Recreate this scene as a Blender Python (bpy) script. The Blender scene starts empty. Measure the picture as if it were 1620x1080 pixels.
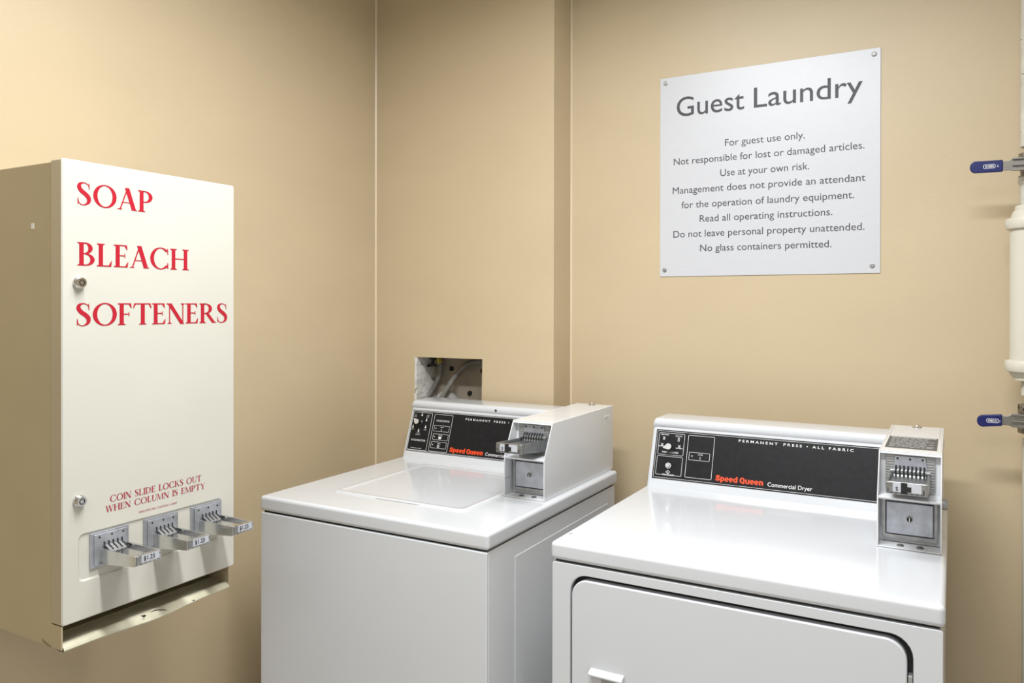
import bpy, bmesh, math, random
from mathutils import Vector, Matrix
random.seed(7)
SC = bpy.context.scene
COL = SC.collection

# ---------------------------------------------------------------- camera
cam_d = bpy.data.cameras.new('camera')
cam = bpy.data.objects.new('camera', cam_d)
COL.objects.link(cam)
yaw, pitch, roll = 0.5125, -0.0032, 0.0014
fw = Vector((-math.sin(yaw)*math.cos(pitch), math.cos(yaw)*math.cos(pitch), math.sin(pitch)))
rt = fw.cross(Vector((0, 0, 1))).normalized()
up = rt.cross(fw)
r2 = math.cos(roll)*rt + math.sin(roll)*up
u2 = -math.sin(roll)*rt + math.cos(roll)*up
cam.matrix_world = Matrix(((r2.x, u2.x, -fw.x, .6935), (r2.y, u2.y, -fw.y, -2.155), (r2.z, u2.z, -fw.z, 1.3912), (0, 0, 0, 1)))
cam_d.sensor_width = 36
cam_d.lens = 36*1238.98/1620
cam_d.shift_y = -54.8/1620
cam_d.clip_start = .02
SC.camera = cam

# ---------------------------------------------------------------- world, lamps, exposure
world = bpy.data.worlds.new('world'); SC.world = world
world.use_nodes = True
world.node_tree.nodes['Background'].inputs[0].default_value = (.9, .93, 1, 1)
world.node_tree.nodes['Background'].inputs[1].default_value = .3

def area_lamp(name, loc, sx, sy, watts, col, spread=180):
    l = bpy.data.lights.new(name, 'AREA'); l.shape = 'RECTANGLE'
    l.size = sx; l.size_y = sy; l.energy = watts; l.color = col; l.spread = math.radians(spread)
    o = bpy.data.objects.new(name, l); COL.objects.link(o); o.location = loc
    return o
area_lamp('ceiling_tube_light', (.24, -1.42, 2.50), 1.15, .14, 34, (.95, .98, 1), 172)
area_lamp('added_overhead_fill', (.06, -.97, 2.55), .6, .5, 12, (.95, .98, 1), 160)  # added fill, lifts machine tops and back walls; no known fixture
area_lamp('added_rear_fill', (.6, -3.1, 2.50), 1.2, .6, 13, (.95, .98, 1))  # added fill behind the camera to brighten the machine fronts

SC.view_settings.view_transform = 'Standard'
SC.view_settings.look = 'None'
SC.view_settings.exposure = 0.16
SC.view_settings.gamma = 1
SC.view_settings.use_curve_mapping = False
SC.cycles.max_bounces = 8

# ---------------------------------------------------------------- materials
def mat(name, col, rough=.5, metal=0, coat=0, var=.04, vscale=6, bump=0, bscale=300, stretch=(1, 1, 1), spec=.5, mottle2=None):
    m = bpy.data.materials.new(name); m.use_nodes = True
    nt = m.node_tree; b = nt.nodes['Principled BSDF']
    b.inputs['Roughness'].default_value = rough
    b.inputs['Metallic'].default_value = metal
    b.inputs['Coat Weight'].default_value = coat
    b.inputs['Coat Roughness'].default_value = .06
    b.inputs['Specular IOR Level'].default_value = spec
    tc = nt.nodes.new('ShaderNodeTexCoord')
    mp = nt.nodes.new('ShaderNodeMapping'); mp.inputs['Scale'].default_value = stretch
    nt.links.new(tc.outputs['Object'], mp.inputs['Vector'])
    nz = nt.nodes.new('ShaderNodeTexNoise'); nz.inputs['Scale'].default_value = vscale; nz.inputs['Detail'].default_value = 5
    nt.links.new(mp.outputs['Vector'], nz.inputs['Vector'])
    cr = nt.nodes.new('ShaderNodeValToRGB')
    c0 = tuple(max(0, c*(1-var)) for c in col); c1 = tuple(min(1, c*(1+var)) for c in col)
    cr.color_ramp.elements[0].position = .3; cr.color_ramp.elements[1].position = .7
    cr.color_ramp.elements[0].color = (*c0, 1); cr.color_ramp.elements[1].color = (*c1, 1)
    nt.links.new(nz.outputs['Fac'], cr.inputs['Fac'])
    out = cr.outputs['Color']
    if mottle2:                                   # (colour, noise scale, threshold): chips and flakes with a shape of their own
        c2, s2, th = mottle2
        n2 = nt.nodes.new('ShaderNodeTexNoise'); n2.inputs['Scale'].default_value = s2; n2.inputs['Detail'].default_value = 6
        nt.links.new(tc.outputs['Object'], n2.inputs['Vector'])
        r = nt.nodes.new('ShaderNodeValToRGB'); r.color_ramp.elements[0].position = th; r.color_ramp.elements[1].position = th+.02
        nt.links.new(n2.outputs['Fac'], r.inputs['Fac'])
        mx = nt.nodes.new('ShaderNodeMix'); mx.data_type = 'RGBA'
        nt.links.new(r.outputs['Color'], mx.inputs['Factor']); nt.links.new(out, mx.inputs['A']); mx.inputs['B'].default_value = (*c2, 1)
        out = mx.outputs['Result']
    nt.links.new(out, b.inputs['Base Color'])
    if bump:
        n3 = nt.nodes.new('ShaderNodeTexNoise'); n3.inputs['Scale'].default_value = bscale; n3.inputs['Detail'].default_value = 4
        nt.links.new(mp.outputs['Vector'], n3.inputs['Vector'])
        bp = nt.nodes.new('ShaderNodeBump'); bp.inputs['Strength'].default_value = bump; bp.inputs['Distance'].default_value = .002
        nt.links.new(n3.outputs['Fac'], bp.inputs['Height']); nt.links.new(bp.outputs['Normal'], b.inputs['Normal'])
    return m

M = dict(
    wall=mat('tan_wall_paint', (.575, .464, .305), .42, var=.025, vscale=3, bump=.12, bscale=160, stretch=(1, 1, 1.8)),
    caulk=mat('tan_caulk_bead', (.70, .58, .41), .35),
    plaster=mat('torn_white_plaster', (.66, .64, .60), .9, var=.15, vscale=60, bump=.6, bscale=120, mottle2=((.30, .25, .19), 55, .63)),
    cavity=mat('bare_cavity_board', (.36, .31, .245), .8, var=.12, vscale=12),
    ceil=mat('white_ceiling_paint', (.80, .79, .76), .9),
    floor=mat('grey_floor_tile', (.50, .48, .45), .5, var=.08),
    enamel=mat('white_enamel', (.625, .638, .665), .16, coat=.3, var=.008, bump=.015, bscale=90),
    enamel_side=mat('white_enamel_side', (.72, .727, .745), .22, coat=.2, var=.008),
    gap=mat('dark_seam', (.045, .045, .045), .8),
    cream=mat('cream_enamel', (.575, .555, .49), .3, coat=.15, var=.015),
    cream_shaded=mat('shaded_cream_enamel', (.47, .40, .275), .35, var=.02),  # door cream with the flange's shade put into the colour
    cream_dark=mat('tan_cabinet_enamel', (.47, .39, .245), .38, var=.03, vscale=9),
    tray=mat('worn_cream_tray', (.60, .565, .425), .35, var=.12, vscale=30, mottle2=((.05, .035, .02), 32, .73)),
    grime=mat('grimy_tray_floor', (.28, .24, .13), .5, var=.35, vscale=25, mottle2=((.03, .02, .01), 40, .68)),
    red=mat('red_print', (.42, .006, .022), .4, var=.05),
    maroon=mat('maroon_print', (.36, .03, .05), .45),
    chrome=mat('polished_chrome', (.66, .655, .64), .16, 1, var=.05, vscale=40),
    steel=mat('scuffed_steel', (.40, .41, .42), .34, 1, var=.18, vscale=60, bump=.1, bscale=400),
    steel_plate=mat('dull_steel_plate', (.46, .48, .53), .38, .75, var=.15, vscale=50),
    rail=mat('worn_rail_metal', (.30, .30, .30), .5, .8, var=.15, vscale=80),
    bolt_steel=mat('grey_bolt_head', (.16, .16, .16), .45, .6),
    pointer=mat('silver_knob_cap', (.62, .62, .63), .35, .4),
    galv=mat('grey_cast_metal', (.40, .40, .40), .45, .6, var=.18, vscale=50),
    black=mat('black_slot', (.008, .008, .008), .7),
    panel=mat('black_control_panel', (.012, .012, .014), .38, var=.2, vscale=80, spec=.22, bump=.08, bscale=900),
    knob=mat('black_knob_plastic', (.012, .012, .012), .3),
    white=mat('white_print', (.80, .80, .80), .5),
    orange=mat('red_orange_print', (.90, .075, .015), .45),
    sign=mat('brushed_white_sign', (.60, .61, .645), .36, .05, var=.02, vscale=30, bump=.05, bscale=60, stretch=(1, 1, 14)),
    ink=mat('grey_ink', (.05, .049, .06), .5),
    label_ink=mat('black_ink', (.03, .03, .035), .5),
    label=mat('pale_label', (.55, .57, .62), .35, .2),
    greylabel=mat('dark_grey_label', (.075, .075, .075), .5, var=.15, vscale=200),
    pipe=mat('cream_pipe_paint', (.62, .59, .50), .4, var=.05, mottle2=((.05, .04, .03), 70, .78)),
    flaky=mat('flaking_white_paint', (.60, .575, .50), .6, var=.1, vscale=40, bump=.4, bscale=120, mottle2=((.045, .035, .025), 90, .66)),
    insul=mat('cream_insulation_jacket', (.64, .61, .52), .42, var=.03),
    bronze=mat('dull_valve_bronze', (.22, .19, .15), .45, .5, var=.3, vscale=60, mottle2=((.03, .02, .015), 60, .62)),
    lever=mat('zinc_lever', (.27, .255, .235), .38, .85, var=.15, vscale=50),
    blue=mat('blue_vinyl_grip', (.004, .009, .105), .35, coat=.1),
    hose=mat('grey_rubber_hose', (.17, .16, .14), .6, var=.25, vscale=40),
    hosedark=mat('dark_drain_hose', (.36, .345, .33), .65, var=.2, vscale=70, bump=.4, bscale=120),
    yellow=mat('yellow_valve_paint', (.42, .36, .05), .5),
    brass=mat('painted_valve_body', (.36, .38, .30), .6),
)

# ---------------------------------------------------------------- helpers
def emp(name, loc=(0, 0, 0)):
    o = bpy.data.objects.new(name, None); COL.objects.link(o); o.location = loc
    o.empty_display_size = .05
    return o
def tag(o, label=None, cat=None, group=None, kind=None):
    if label: o['label'] = label
    if cat: o['category'] = cat
    if group: o['group'] = group
    if kind: o['kind'] = kind
    return o
def obj(name, bm, m, parent=None, bev=0, seg=2, smooth=False, angle=40):
    me = bpy.data.meshes.new(name)
    bmesh.ops.recalc_face_normals(bm, faces=bm.faces[:])
    bm.to_mesh(me); bm.free()
    me.materials.append(M[m] if isinstance(m, str) else m)
    o = bpy.data.objects.new(name, me); COL.objects.link(o)
    if parent is not None:
        o.parent = parent
        off = Vector((0, 0, 0)); p = parent
        while p is not None:
            off += p.location; p = p.parent
        me.transform(Matrix.Translation(-off))
    if bev:
        b = o.modifiers.new('bevel', 'BEVEL'); b.width = bev; b.segments = seg; b.limit_method = 'ANGLE'; b.angle_limit = math.radians(angle)
        b.harden_normals = False
    if bev or smooth:
        for f in me.polygons: f.use_smooth = True
        if bev:
            w = o.modifiers.new('weighted', 'WEIGHTED_NORMAL'); w.keep_sharp = True
        else:
            try: me.set_sharp_from_angle(angle=math.radians(35))
            except Exception: pass
    return o
def box(bm, x0, x1, y0, y1, z0, z1):
    v = [bm.verts.new((x, y, z)) for x in (x0, x1) for y in (y0, y1) for z in (z0, z1)]
    for f in ((0, 1, 3, 2), (4, 6, 7, 5), (0, 4, 5, 1), (2, 3, 7, 6), (0, 2, 6, 4), (1, 5, 7, 3)):
        bm.faces.new([v[i] for i in f])
    return bm
def B(*a):
    return box(bmesh.new(), *a)
def prism(bm, pts, fn, d0, d1):
    """polygon pts (a,b) extruded from d0 to d1; fn(a,b,d) -> xyz"""
    lo = [bm.verts.new(fn(a, b, d0)) for a, b in pts]; hi = [bm.verts.new(fn(a, b, d1)) for a, b in pts]
    n = len(pts)
    bm.faces.new(lo); bm.faces.new(hi)
    for i in range(n):
        bm.faces.new((lo[i], lo[(i+1) % n], hi[(i+1) % n], hi[i]))
    return bm
def XP(a, b, d): return (d, a, b)     # profile in y,z, extruded along x
def YP(a, b, d): return (a, d, b)     # profile in x,z, extruded along y
def ZP(a, b, d): return (a, b, d)
def XPn(a, b, d): return (d, a, b)
def rrect(a0, a1, b0, b1, r, n=6):
    out = []
    for cx, cy, s in ((a1-r, b1-r, 0), (a0+r, b1-r, 90), (a0+r, b0+r, 180), (a1-r, b0+r, 270)):
        for i in range(n+1):
            t = math.radians(s+90*i/n); out.append((cx+r*math.cos(t), cy+r*math.sin(t)))
    return out
def ring(bm, outer, inner, fn, d0, d1):
    n = len(outer)
    O0 = [bm.verts.new(fn(a, b, d0)) for a, b in outer]; O1 = [bm.verts.new(fn(a, b, d1)) for a, b in outer]
    I0 = [bm.verts.new(fn(a, b, d0)) for a, b in inner]; I1 = [bm.verts.new(fn(a, b, d1)) for a, b in inner]
    for i in range(n):
        j = (i+1) % n
        bm.faces.new((O0[i], O0[j], I0[j], I0[i])); bm.faces.new((O1[i], O1[j], I1[j], I1[i]))
        bm.faces.new((O0[i], O0[j], O1[j], O1[i])); bm.faces.new((I0[i], I0[j], I1[j], I1[i]))
    return bm
def lathe(bm, prof, origin, axis, n=28):
    """prof: list of (radius, distance along axis)"""
    axis = Vector(axis).normalized(); o = Vector(origin)
    a = axis.orthogonal().normalized(); b = axis.cross(a)
    rings = []
    for r, d in prof:
        c = o+axis*d
        if r < 1e-6: rings.append([bm.verts.new(c)])
        else: rings.append([bm.verts.new(c+a*r*math.cos(2*math.pi*i/n)+b*r*math.sin(2*math.pi*i/n)) for i in range(n)])
    for p, q in zip(rings, rings[1:]):
        for i in range(n):
            j = (i+1) % n
            if len(p) == 1 and len(q) == 1: continue
            if len(p) == 1: bm.faces.new((p[0], q[i], q[j]))
            elif len(q) == 1: bm.faces.new((p[i], p[j], q[0]))
            else: bm.faces.new((p[i], p[j], q[j], q[i]))
    return bm
def catmull(pts, k=8):
    P = [Vector(p) for p in pts]; P = [2*P[0]-P[1]]+P+[2*P[-1]-P[-2]]
    out = []
    for i in range(1, len(P)-2):
        for s in range(k):
            t = s/k
            out.append(.5*((2*P[i])+(P[i+1]-P[i-1])*t+(2*P[i-1]-5*P[i]+4*P[i+1]-P[i+2])*t*t+(3*P[i]-P[i-1]-3*P[i+1]+P[i+2])*t**3))
    out.append(P[-2]); return out
def tube(bm, pts, r, n=12, k=8, corr=0):
    C = catmull(pts, k); prev = None; rings = []
    a = None
    for i, c in enumerate(C):
        d = (C[min(i+1, len(C)-1)]-C[max(i-1, 0)]).normalized()
        if a is None: a = d.orthogonal().normalized()
        a = (a-d*a.dot(d)).normalized(); b = d.cross(a)
        rr = r*(1+corr*(i % 2))
        rings.append([bm.verts.new(c+rr*(a*math.cos(2*math.pi*q/n)+b*math.sin(2*math.pi*q/n))) for q in range(n)])
    for p, q in zip(rings, rings[1:]):
        for i in range(n): bm.faces.new((p[i], p[(i+1) % n], q[(i+1) % n], q[i]))
    bm.faces.new(rings[0]); bm.faces.new(rings[-1])
    return bm

# --- lettering: sans from the built-in font, serif from drawn strokes
def font_geo(body, bold=0):
    cu = bpy.data.curves.new('t', 'FONT'); cu.body = body; cu.size = 1; cu.offset = bold; cu.resolution_u = 4
    o = bpy.data.objects.new('t', cu); COL.objects.link(o)
    bpy.context.view_layer.update()
    dg = bpy.context.evaluated_depsgraph_get()
    me = o.evaluated_get(dg).to_mesh()
    V = [(v.co.x, v.co.y) for v in me.vertices]; F = [tuple(p.vertices) for p in me.polygons]
    o.evaluated_get(dg).to_mesh_clear()
    bpy.data.objects.remove(o); bpy.data.curves.remove(cu)
    return V, F
_H = font_geo('H'); CAPH = max(v[1] for v in _H[0])

def E2(cx, cy, rx, ry, t): return (cx+rx*math.cos(t), cy+ry*math.sin(t))
TK, TN, SV = .165, .052, .032
def arc(cx, cy, rx, ry, a0, a1, tk=TK, tn=TN, n=26):
    out = []
    for i in range(n):
        t0 = math.radians(a0+(a1-a0)*i/n); t1 = math.radians(a0+(a1-a0)*(i+1)/n)
        out.append([E2(cx, cy, rx, ry, t0), E2(cx, cy, rx, ry, t1), E2(cx, cy, rx-tk, ry-tn, t1), E2(cx, cy, rx-tk, ry-tn, t0)])
    return out
def ln(x0, y0, x1, y1, w):
    """slanted stroke with horizontal width w"""
    return [[(x0-w/2, y0), (x0+w/2, y0), (x1+w/2, y1), (x1-w/2, y1)]]
def vst(x, w=TK, y0=0, y1=1, top=1, bot=1, sl=.075):
    out = [[(x, y0), (x+w, y0), (x+w, y1), (x, y1)]]
    for on, y, s in ((bot, y0, 1), (top, y1, -1)):
        if on: out.append([(x-sl, y), (x+w+sl, y), (x+w+sl, y+s*SV*.6), (x+w, y+s*.075), (x, y+s*.075), (x-sl, y+s*SV*.6)])
    return out
def hst(x0, x1, y, w=TN): return [[(x0, y-w/2), (x1, y-w/2), (x1, y+w/2), (x0, y+w/2)]]
def tick(x, y, h, s=-1, w=.05):   # vertical serif at the end of a thin arm
    return [[(x, y), (x+.02, y+s*h), (x-.02, y+s*h), (x-w-.05, y)]]
def foot(x, y, hw, s=1): return [[(x-hw, y), (x+hw, y), (x+hw, y+s*SV*.6), (x+hw*.45, y+s*.05), (x-hw*.45, y+s*.05), (x-hw, y+s*SV*.6)]]
def spath(P, k=7):
    C = catmull([(a, b, w) for a, b, w in P], k); L = []; R = []
    for i, c in enumerate(C):
        d = C[min(i+1, len(C)-1)]-C[max(i-1, 0)]; l = math.hypot(d.x, d.y) or 1
        nx, ny = -d.y/l, d.x/l
        L.append((c.x+nx*c.z/2, c.y+ny*c.z/2)); R.append((c.x-nx*c.z/2, c.y-ny*c.z/2))
    return [[L[i], L[i+1], R[i+1], R[i]] for i in range(len(L)-1)]
def glyph(c):
    if c == 'O': return arc(.46, .5, .46, .52, 0, 360, n=44), .92
    if c == 'C': return arc(.46, .5, .46, .52, 42, 318, n=40)+[[(.74, .98), (.78, .98), (.80, .70), (.76, .70)], [(.76, .30), (.80, .30), (.80, .02), (.74, .06)]], .84
    if c == 'D': return vst(.05)+arc(.30, .5, .50, .5, -90, 90)+hst(.05, .32, .9775)+hst(.05, .32, .0225), .84
    if c == 'S': return spath([(.47, .74, .03), (.45, .86, .032), (.37, .955, .04), (.25, .985, .05), (.12, .92, .115), (.09, .78, .155), (.18, .62, .175), (.34, .48, .18), (.45, .32, .165), (.43, .13, .12), (.29, .018, .05), (.16, .02, .042), (.07, .12, .035), (.045, .28, .03)])+[[(.445, .98), (.475, .98), (.485, .70), (.455, .70)], [(.03, .02), (.06, .02), (.06, .30), (.03, .30)]], .56
    if c == 'A': return ln(.08, 0, .385, 1, .055)+ln(.66, 0, .37, 1.02, .185)+hst(.17, .52, .34, .04)+foot(.07, 0, .10)+foot(.67, 0, .13), .78
    if c == 'P': return vst(.06)+arc(.28, .72, .34, .28, -90, 90)+hst(.06, .30, .9775)+hst(.15, .30, .462), .64
    if c == 'R': return vst(.06)+arc(.28, .735, .33, .265, -90, 90)+hst(.06, .30, .9775)+hst(.15, .32, .49)+ln(.70, 0, .36, .50, .175)+foot(.72, 0, .10), .80
    if c == 'B': return vst(.06)+arc(.28, .755, .28, .245, -90, 90)+arc(.29, .265, .345, .265, -90, 90)+hst(.06, .30, .9775)+hst(.15, .31, .52)+hst(.06, .31, .0225), .67
    if c == 'L': return vst(.06, bot=0)+hst(-.01, .52, .0225)+[[(.50, 0), (.545, .0), (.575, .25), (.545, .25), (.44, .04)]], .60
    if c == 'E': return vst(.06, top=0, bot=0)+hst(-.01, .50, .9775)+hst(.15, .42, .52)+hst(-.01, .52, .0225)+[[(.48, 1), (.52, 1), (.54, .79), (.51, .79), (.42, .96)], [(.42, .42), (.45, .42), (.45, .62), (.42, .62)], [(.50, 0), (.545, 0), (.575, .24), (.545, .24), (.44, .04)]], .60
    if c == 'F': return vst(.06, top=0)+hst(-.01, .50, .9775)+hst(.15, .42, .50)+[[(.48, 1), (.52, 1), (.54, .78), (.51, .78), (.42, .96)], [(.42, .40), (.45, .40), (.45, .60), (.42, .60)]], .57
    if c == 'H': return vst(.06)+vst(.62)+hst(.1, .7, .52), .82
    if c == 'T': return vst(.30, top=0)+hst(.02, .71, .9775)+[[(.02, 1), (.05, 1), (.10, .96), (.01, .77), (-.02, .77)], [(.71, 1), (.68, 1), (.63, .96), (.72, .77), (.75, .77)]], .74
    if c == 'N': return vst(.08, w=.045)+vst(.68, w=.045, bot=0)+ln(.68, -.02, .10, 1, .185)+foot(.05, 1, .09, -1), .80
    if c == 'I': return vst(.06), .26
    if c == 'K': return vst(.06)+ln(.20, .47, .58, 1, .05)+ln(.66, 0, .32, .60, .15)+foot(.58, 1, .10, -1)+foot(.68, 0, .11), .78
    if c == 'U': return vst(.06, bot=0, y0=.3)+vst(.62, w=.045, bot=0, y0=.3)+arc(.3625, .32, .3025, .34, 180, 360, tk=.09, tn=.06), .72
    if c == 'W': return ln(.32, 0, .10, 1, .14)+ln(.32, 0, .50, .98, .045)+ln(.74, 0, .52, 1, .14)+ln(.74, 0, .96, 1, .045)+foot(.10, 1, .12, -1)+foot(.52, 1, .1, -1)+foot(.96, 1, .09, -1), 1.04
    if c == 'M': return ln(.07, 0, .14, 1, .045)+ln(.46, .02, .14, 1, .13)+ln(.46, .02, .80, 1, .045)+ln(.86, 0, .80, 1, .14)+foot(.07, 0, .09)+foot(.87, 0, .12)+foot(.12, 1, .09, -1)+foot(.82, 1, .09, -1), .96
    if c == 'Y': return vst(.32, y1=.5, top=0)+ln(.39, .46, .12, 1, .14)+ln(.38, .46, .66, 1, .045)+foot(.10, 1, .11, -1)+foot(.66, 1, .1, -1), .74
    return [], .42
def serif_geo(body, gap=.075):
    V = []; F = []; x = 0
    for c in body:
        P, adv = glyph(c)
        for poly in P:
            i = len(V); V += [(x+a, b) for a, b in poly]; F.append(tuple(range(i, i+len(poly))))
        x += adv+gap
    return V, F
def heavy(c):
    K, N_ = .215, .17
    def rg(cx, a0=0, a1=360): return arc(cx, .37, .31, .39, a0, a1, K, N_, 30)
    if c == 'S': return spath([(.60, .70, .20), (.52, .86, .22), (.34, .885, .23), (.17, .76, .25), (.22, .60, .27), (.42, .48, .29), (.55, .33, .26), (.48, .15, .23), (.32, .105, .22), (.16, .16, .21), (.07, .32, .20)]), .70
    if c == 'p': return rg(.36)+[[(.05, -.26), (.26, -.26), (.26, .74), (.05, .74)]], .70
    if c == 'd': return rg(.31)+[[(.40, 0), (.61, 0), (.61, 1.02), (.40, 1.02)]], .67
    if c == 'e': return rg(.31, 0, 318)+[[(.10, .30), (.62, .30), (.62, .43), (.10, .43)]], .65
    if c == 'u': return [[(.03, .25), (.245, .25), (.245, .75), (.03, .75)], [(.42, 0), (.635, 0), (.635, .75), (.42, .75)]]+arc(.31, .27, .28, .29, 180, 360, .2, .16, 16), .69
    if c == 'n': return [[(.03, 0), (.245, 0), (.245, .75), (.03, .75)], [(.42, 0), (.635, 0), (.635, .48), (.42, .48)]]+arc(.355, .47, .28, .29, 0, 180, .2, .16, 16), .68
    if c == 'Q': return arc(.40, .5, .39, .51, 0, 360, .24, .19, 34)+[[(.40, .22), (.56, .30), (.80, -.02), (.60, -.06)]], .83
    return [], .24
def heavy_geo(body, gap=.012):
    V = []; F = []; x = 0
    for c in body:
        P, adv = heavy(c)
        for poly in P:
            i = len(V); V += [(x+a, b) for a, b in poly]; F.append(tuple(range(i, i+len(poly))))
        x += adv+gap
    return V, F
def letters(name, geo, org, ux, uz, width, cap, m, parent, caph=1.0, lift=.0004, layered=False, align='l', label=None):
    """flat print on a surface: org = left end of the baseline, ux along it, uz up"""
    V, F = geo; ux = Vector(ux).normalized(); uz = Vector(uz).normalized(); n = ux.cross(uz)
    x0 = min(v[0] for v in V); x1 = max(v[0] for v in V)
    sy = cap/caph; sx = width/(x1-x0) if width else sy
    O_ = Vector(org)+n*lift
    if align == 'c': O_ = O_-ux*(x1-x0)*sx/2
    lay = {i: k % 9 for k, f in enumerate(F) for i in f} if layered else {}
    bm = bmesh.new(); vs = [bm.verts.new(O_+ux*(v[0]-x0)*sx+uz*v[1]*sy+n*(lay.get(i, 0)*1.2e-5)) for i, v in enumerate(V)]
    for f in F:
        try: bm.faces.new([vs[i] for i in f])
        except ValueError: pass
    me = bpy.data.meshes.new(name); bm.normal_update()
    for f in bm.faces:
        if f.normal.dot(n) < 0: f.normal_flip()
    bm.to_mesh(me); bm.free(); me.materials.append(M[m])
    o = bpy.data.objects.new(name, me); COL.objects.link(o); o.parent = parent
    off = Vector((0, 0, 0)); p = parent
    while p is not None: off += p.location; p = p.parent
    me.transform(Matrix.Translation(-off))
    if label: o['label'] = label
    return o

# ================================================================ SETTING
XL, YW, YB, XS = -1.033, .08, -.041, -.352       # left wall, sign wall, chase face, chase side
XR, YF, ZC = 2.3, -4.2, 2.6
S = 'structure'
tag(obj('floor', B(XL-.1, XR+.1, YF-.1, YW+.1, -.1, 0), 'floor'), kind=S)
tag(obj('ceiling', B(XL-.1, XR+.1, YF-.1, YW+.1, ZC, ZC+.1), 'ceil'), kind=S)
tag(obj('wall_left', B(XL-.1, XL, YF-.1, YW+.1, 0, ZC), 'wall'), kind=S)
tag(obj('wall_back', B(XS-.012, XR+.1, YW, YW+.1, 0, ZC), 'wall'), kind=S)
tag(obj('wall_right', B(XR, XR+.1, YF-.1, YW, 0, ZC), 'ceil'), kind=S)
tag(obj('wall_front', B(XL, XR, YF-.1, YF, 0, ZC), 'ceil'), kind=S)
# chase wall with the roughly cut opening
hx0, hx1, hz0, hz1 = -.864, -.6035, 1.060, 1.2165
bm = bmesh.new(); T = .016
hole = [(hx0, 1.2145), (hx0+.012, 1.2160), (hx1-.03, 1.2172), (hx1, 1.2176), (hx1-.001, 1.15), (hx1-.003, hz0), (hx0+.002, hz0), (hx0+.0035, 1.10), (hx0-.001, 1.15)]
outr = [(XL, 1.2145), (XL, ZC), (XS, ZC), (XS, 1.2176), (XS, 1.15), (XS, 0), (XL, 0), (XL, 1.10), (XL, 1.15)]
ring(bm, outr, hole, YP, YB, YB+T)
box(bm, XS-.012, XS, YB+T, YW, 0, ZC)
tag(obj('wall_chase', bm, 'wall'), kind=S)
tag(obj('wall_recess', B(XL, XS-.013, .069, YW+.02, .9, 1.5), 'cavity'), kind=S)
# torn plaster lining the cut edge (left jamb shows)
bm = bmesh.new(); N = 14
def rag(): return random.uniform(-.0015, .0015)
a = []; b = []; c = []
for i in range(N+1):
    z = 1.062+(1.2150-1.062)*i/N
    a.append(bm.verts.new((hx0-.0035+rag(), YB-.0008, z))); b.append(bm.verts.new((hx0+.0055+rag()*.7, YB-.0005+rag()*.4, z)))
    c.append(bm.verts.new((hx0+.006+rag(), YB+.050+rag(), z)))
for i in range(N):
    bm.faces.new((a[i], a[i+1], b[i+1], b[i])); bm.faces.new((b[i], b[i+1], c[i+1], c[i]))
tag(obj('trim_1', bm, 'plaster'), kind=S)
bm = B(hx0-.004, hx0+.004, YB+.050, .069, 1.03, 1.25)
tag(obj('trim_2', bm, 'plaster'), kind=S)
# caulk beads in the two inner corners
bm = prism(bmesh.new(), [(XL, YB), (XL+.0045, YB), (XL, YB-.0045)], ZP, 0, ZC); tag(obj('trim_3', bm, 'caulk'), kind=S)
bm = prism(bmesh.new(), [(XS, YW), (XS+.0045, YW), (XS, YW-.0045)], ZP, 0, ZC); tag(obj('trim_4', bm, 'caulk'), kind=S)

# things inside the recess
def bolt(name, x, z, label):
    o = obj(name, lathe(bmesh.new(), [(0, .009), (.0035, .009), (.004, .006), (.0075, .005), (.0085, .001), (.0085, 0)], (x, .069, z), (0, -1, 0), 20), 'black', smooth=True)
    return tag(o, label, 'bolt')
bolt('round_bolt', -.7923, 1.1718, 'black round bolt between the two hoses, high in the wall opening')
bolt('round_bolt', -.7190, 1.0930, 'black round bolt at lower right inside the wall opening')
bolt('round_bolt', -.6690, 1.1690, 'black round bolt half hidden at the right edge of the wall opening')
vt = emp('wall_valve', (-.835, .069, 1.19)); tag(vt, 'hose valve with black handle and yellow paint in the wall opening', 'valve')
bm = lathe(bmesh.new(), [(0, -.0), (.014, 0), (.014, .02), (.011, .024), (.011, .045), (0, .045)], (-.845, .069, 1.205), (0, -1, 0), 16)
box(bm, -.858, -.832, .030, .060, 1.196, 1.240)
obj('valve_body', bm, 'brass', vt, bev=.002)
bm = bmesh.new()
prism(bm, [(-.862, 1.178), (-.838, 1.180), (-.826, 1.180), (-.826, 1.186), (-.836, 1.190), (-.838, 1.197), (-.828, 1.203), (-.830, 1.212), (-.840, 1.222), (-.850, 1.222), (-.852, 1.212), (-.844, 1.204), (-.842, 1.196), (-.846, 1.188), (-.862, 1.186)], YP, .018, .028)
obj('valve_handle', bm, 'knob', vt, bev=.0015)
obj('outlet_collar', tube(bmesh.new(), [(-.837, .040, 1.232), (-.828, .040, 1.210), (-.821, .040, 1.190)], .010, 14), 'yellow', vt, smooth=True)
h = obj('water_hose', tube(bmesh.new(), [(-.824, .040, 1.198), (-.818, .040, 1.182), (-.823, .040, 1.150), (-.846, .036, 1.105), (-.868, .020, 1.06), (-.885, .01, 1.0), (-.885, -.005, .93)], .0085, 14), 'hose', smooth=True)
tag(h, 'grey water hose hanging from the valve, left of two in the wall opening', 'hose')
h = obj('water_hose', tube(bmesh.new(), [(-.61, .045, 1.205), (-.66, .045, 1.204), (-.71, .043, 1.192), (-.748, .034, 1.158), (-.770, .010, 1.112), (-.787, -.002, 1.07), (-.79, -.006, 1.0), (-.79, -.008, .93)], .0095, 14), 'hose', smooth=True)
tag(h, 'grey water hose arching in from the right side of the wall opening', 'hose')
h = obj('drain_hose', tube(bmesh.new(), [(-.762, .0440, .95), (-.762, .0440, 1.03), (-.771, .0440, 1.060), (-.797, .0440, 1.078), (-.823, .0440, 1.060), (-.832, .0440, 1.03), (-.832, .0440, .95)], .0225, 18, 10, corr=.05), 'hosedark', smooth=True)
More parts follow.
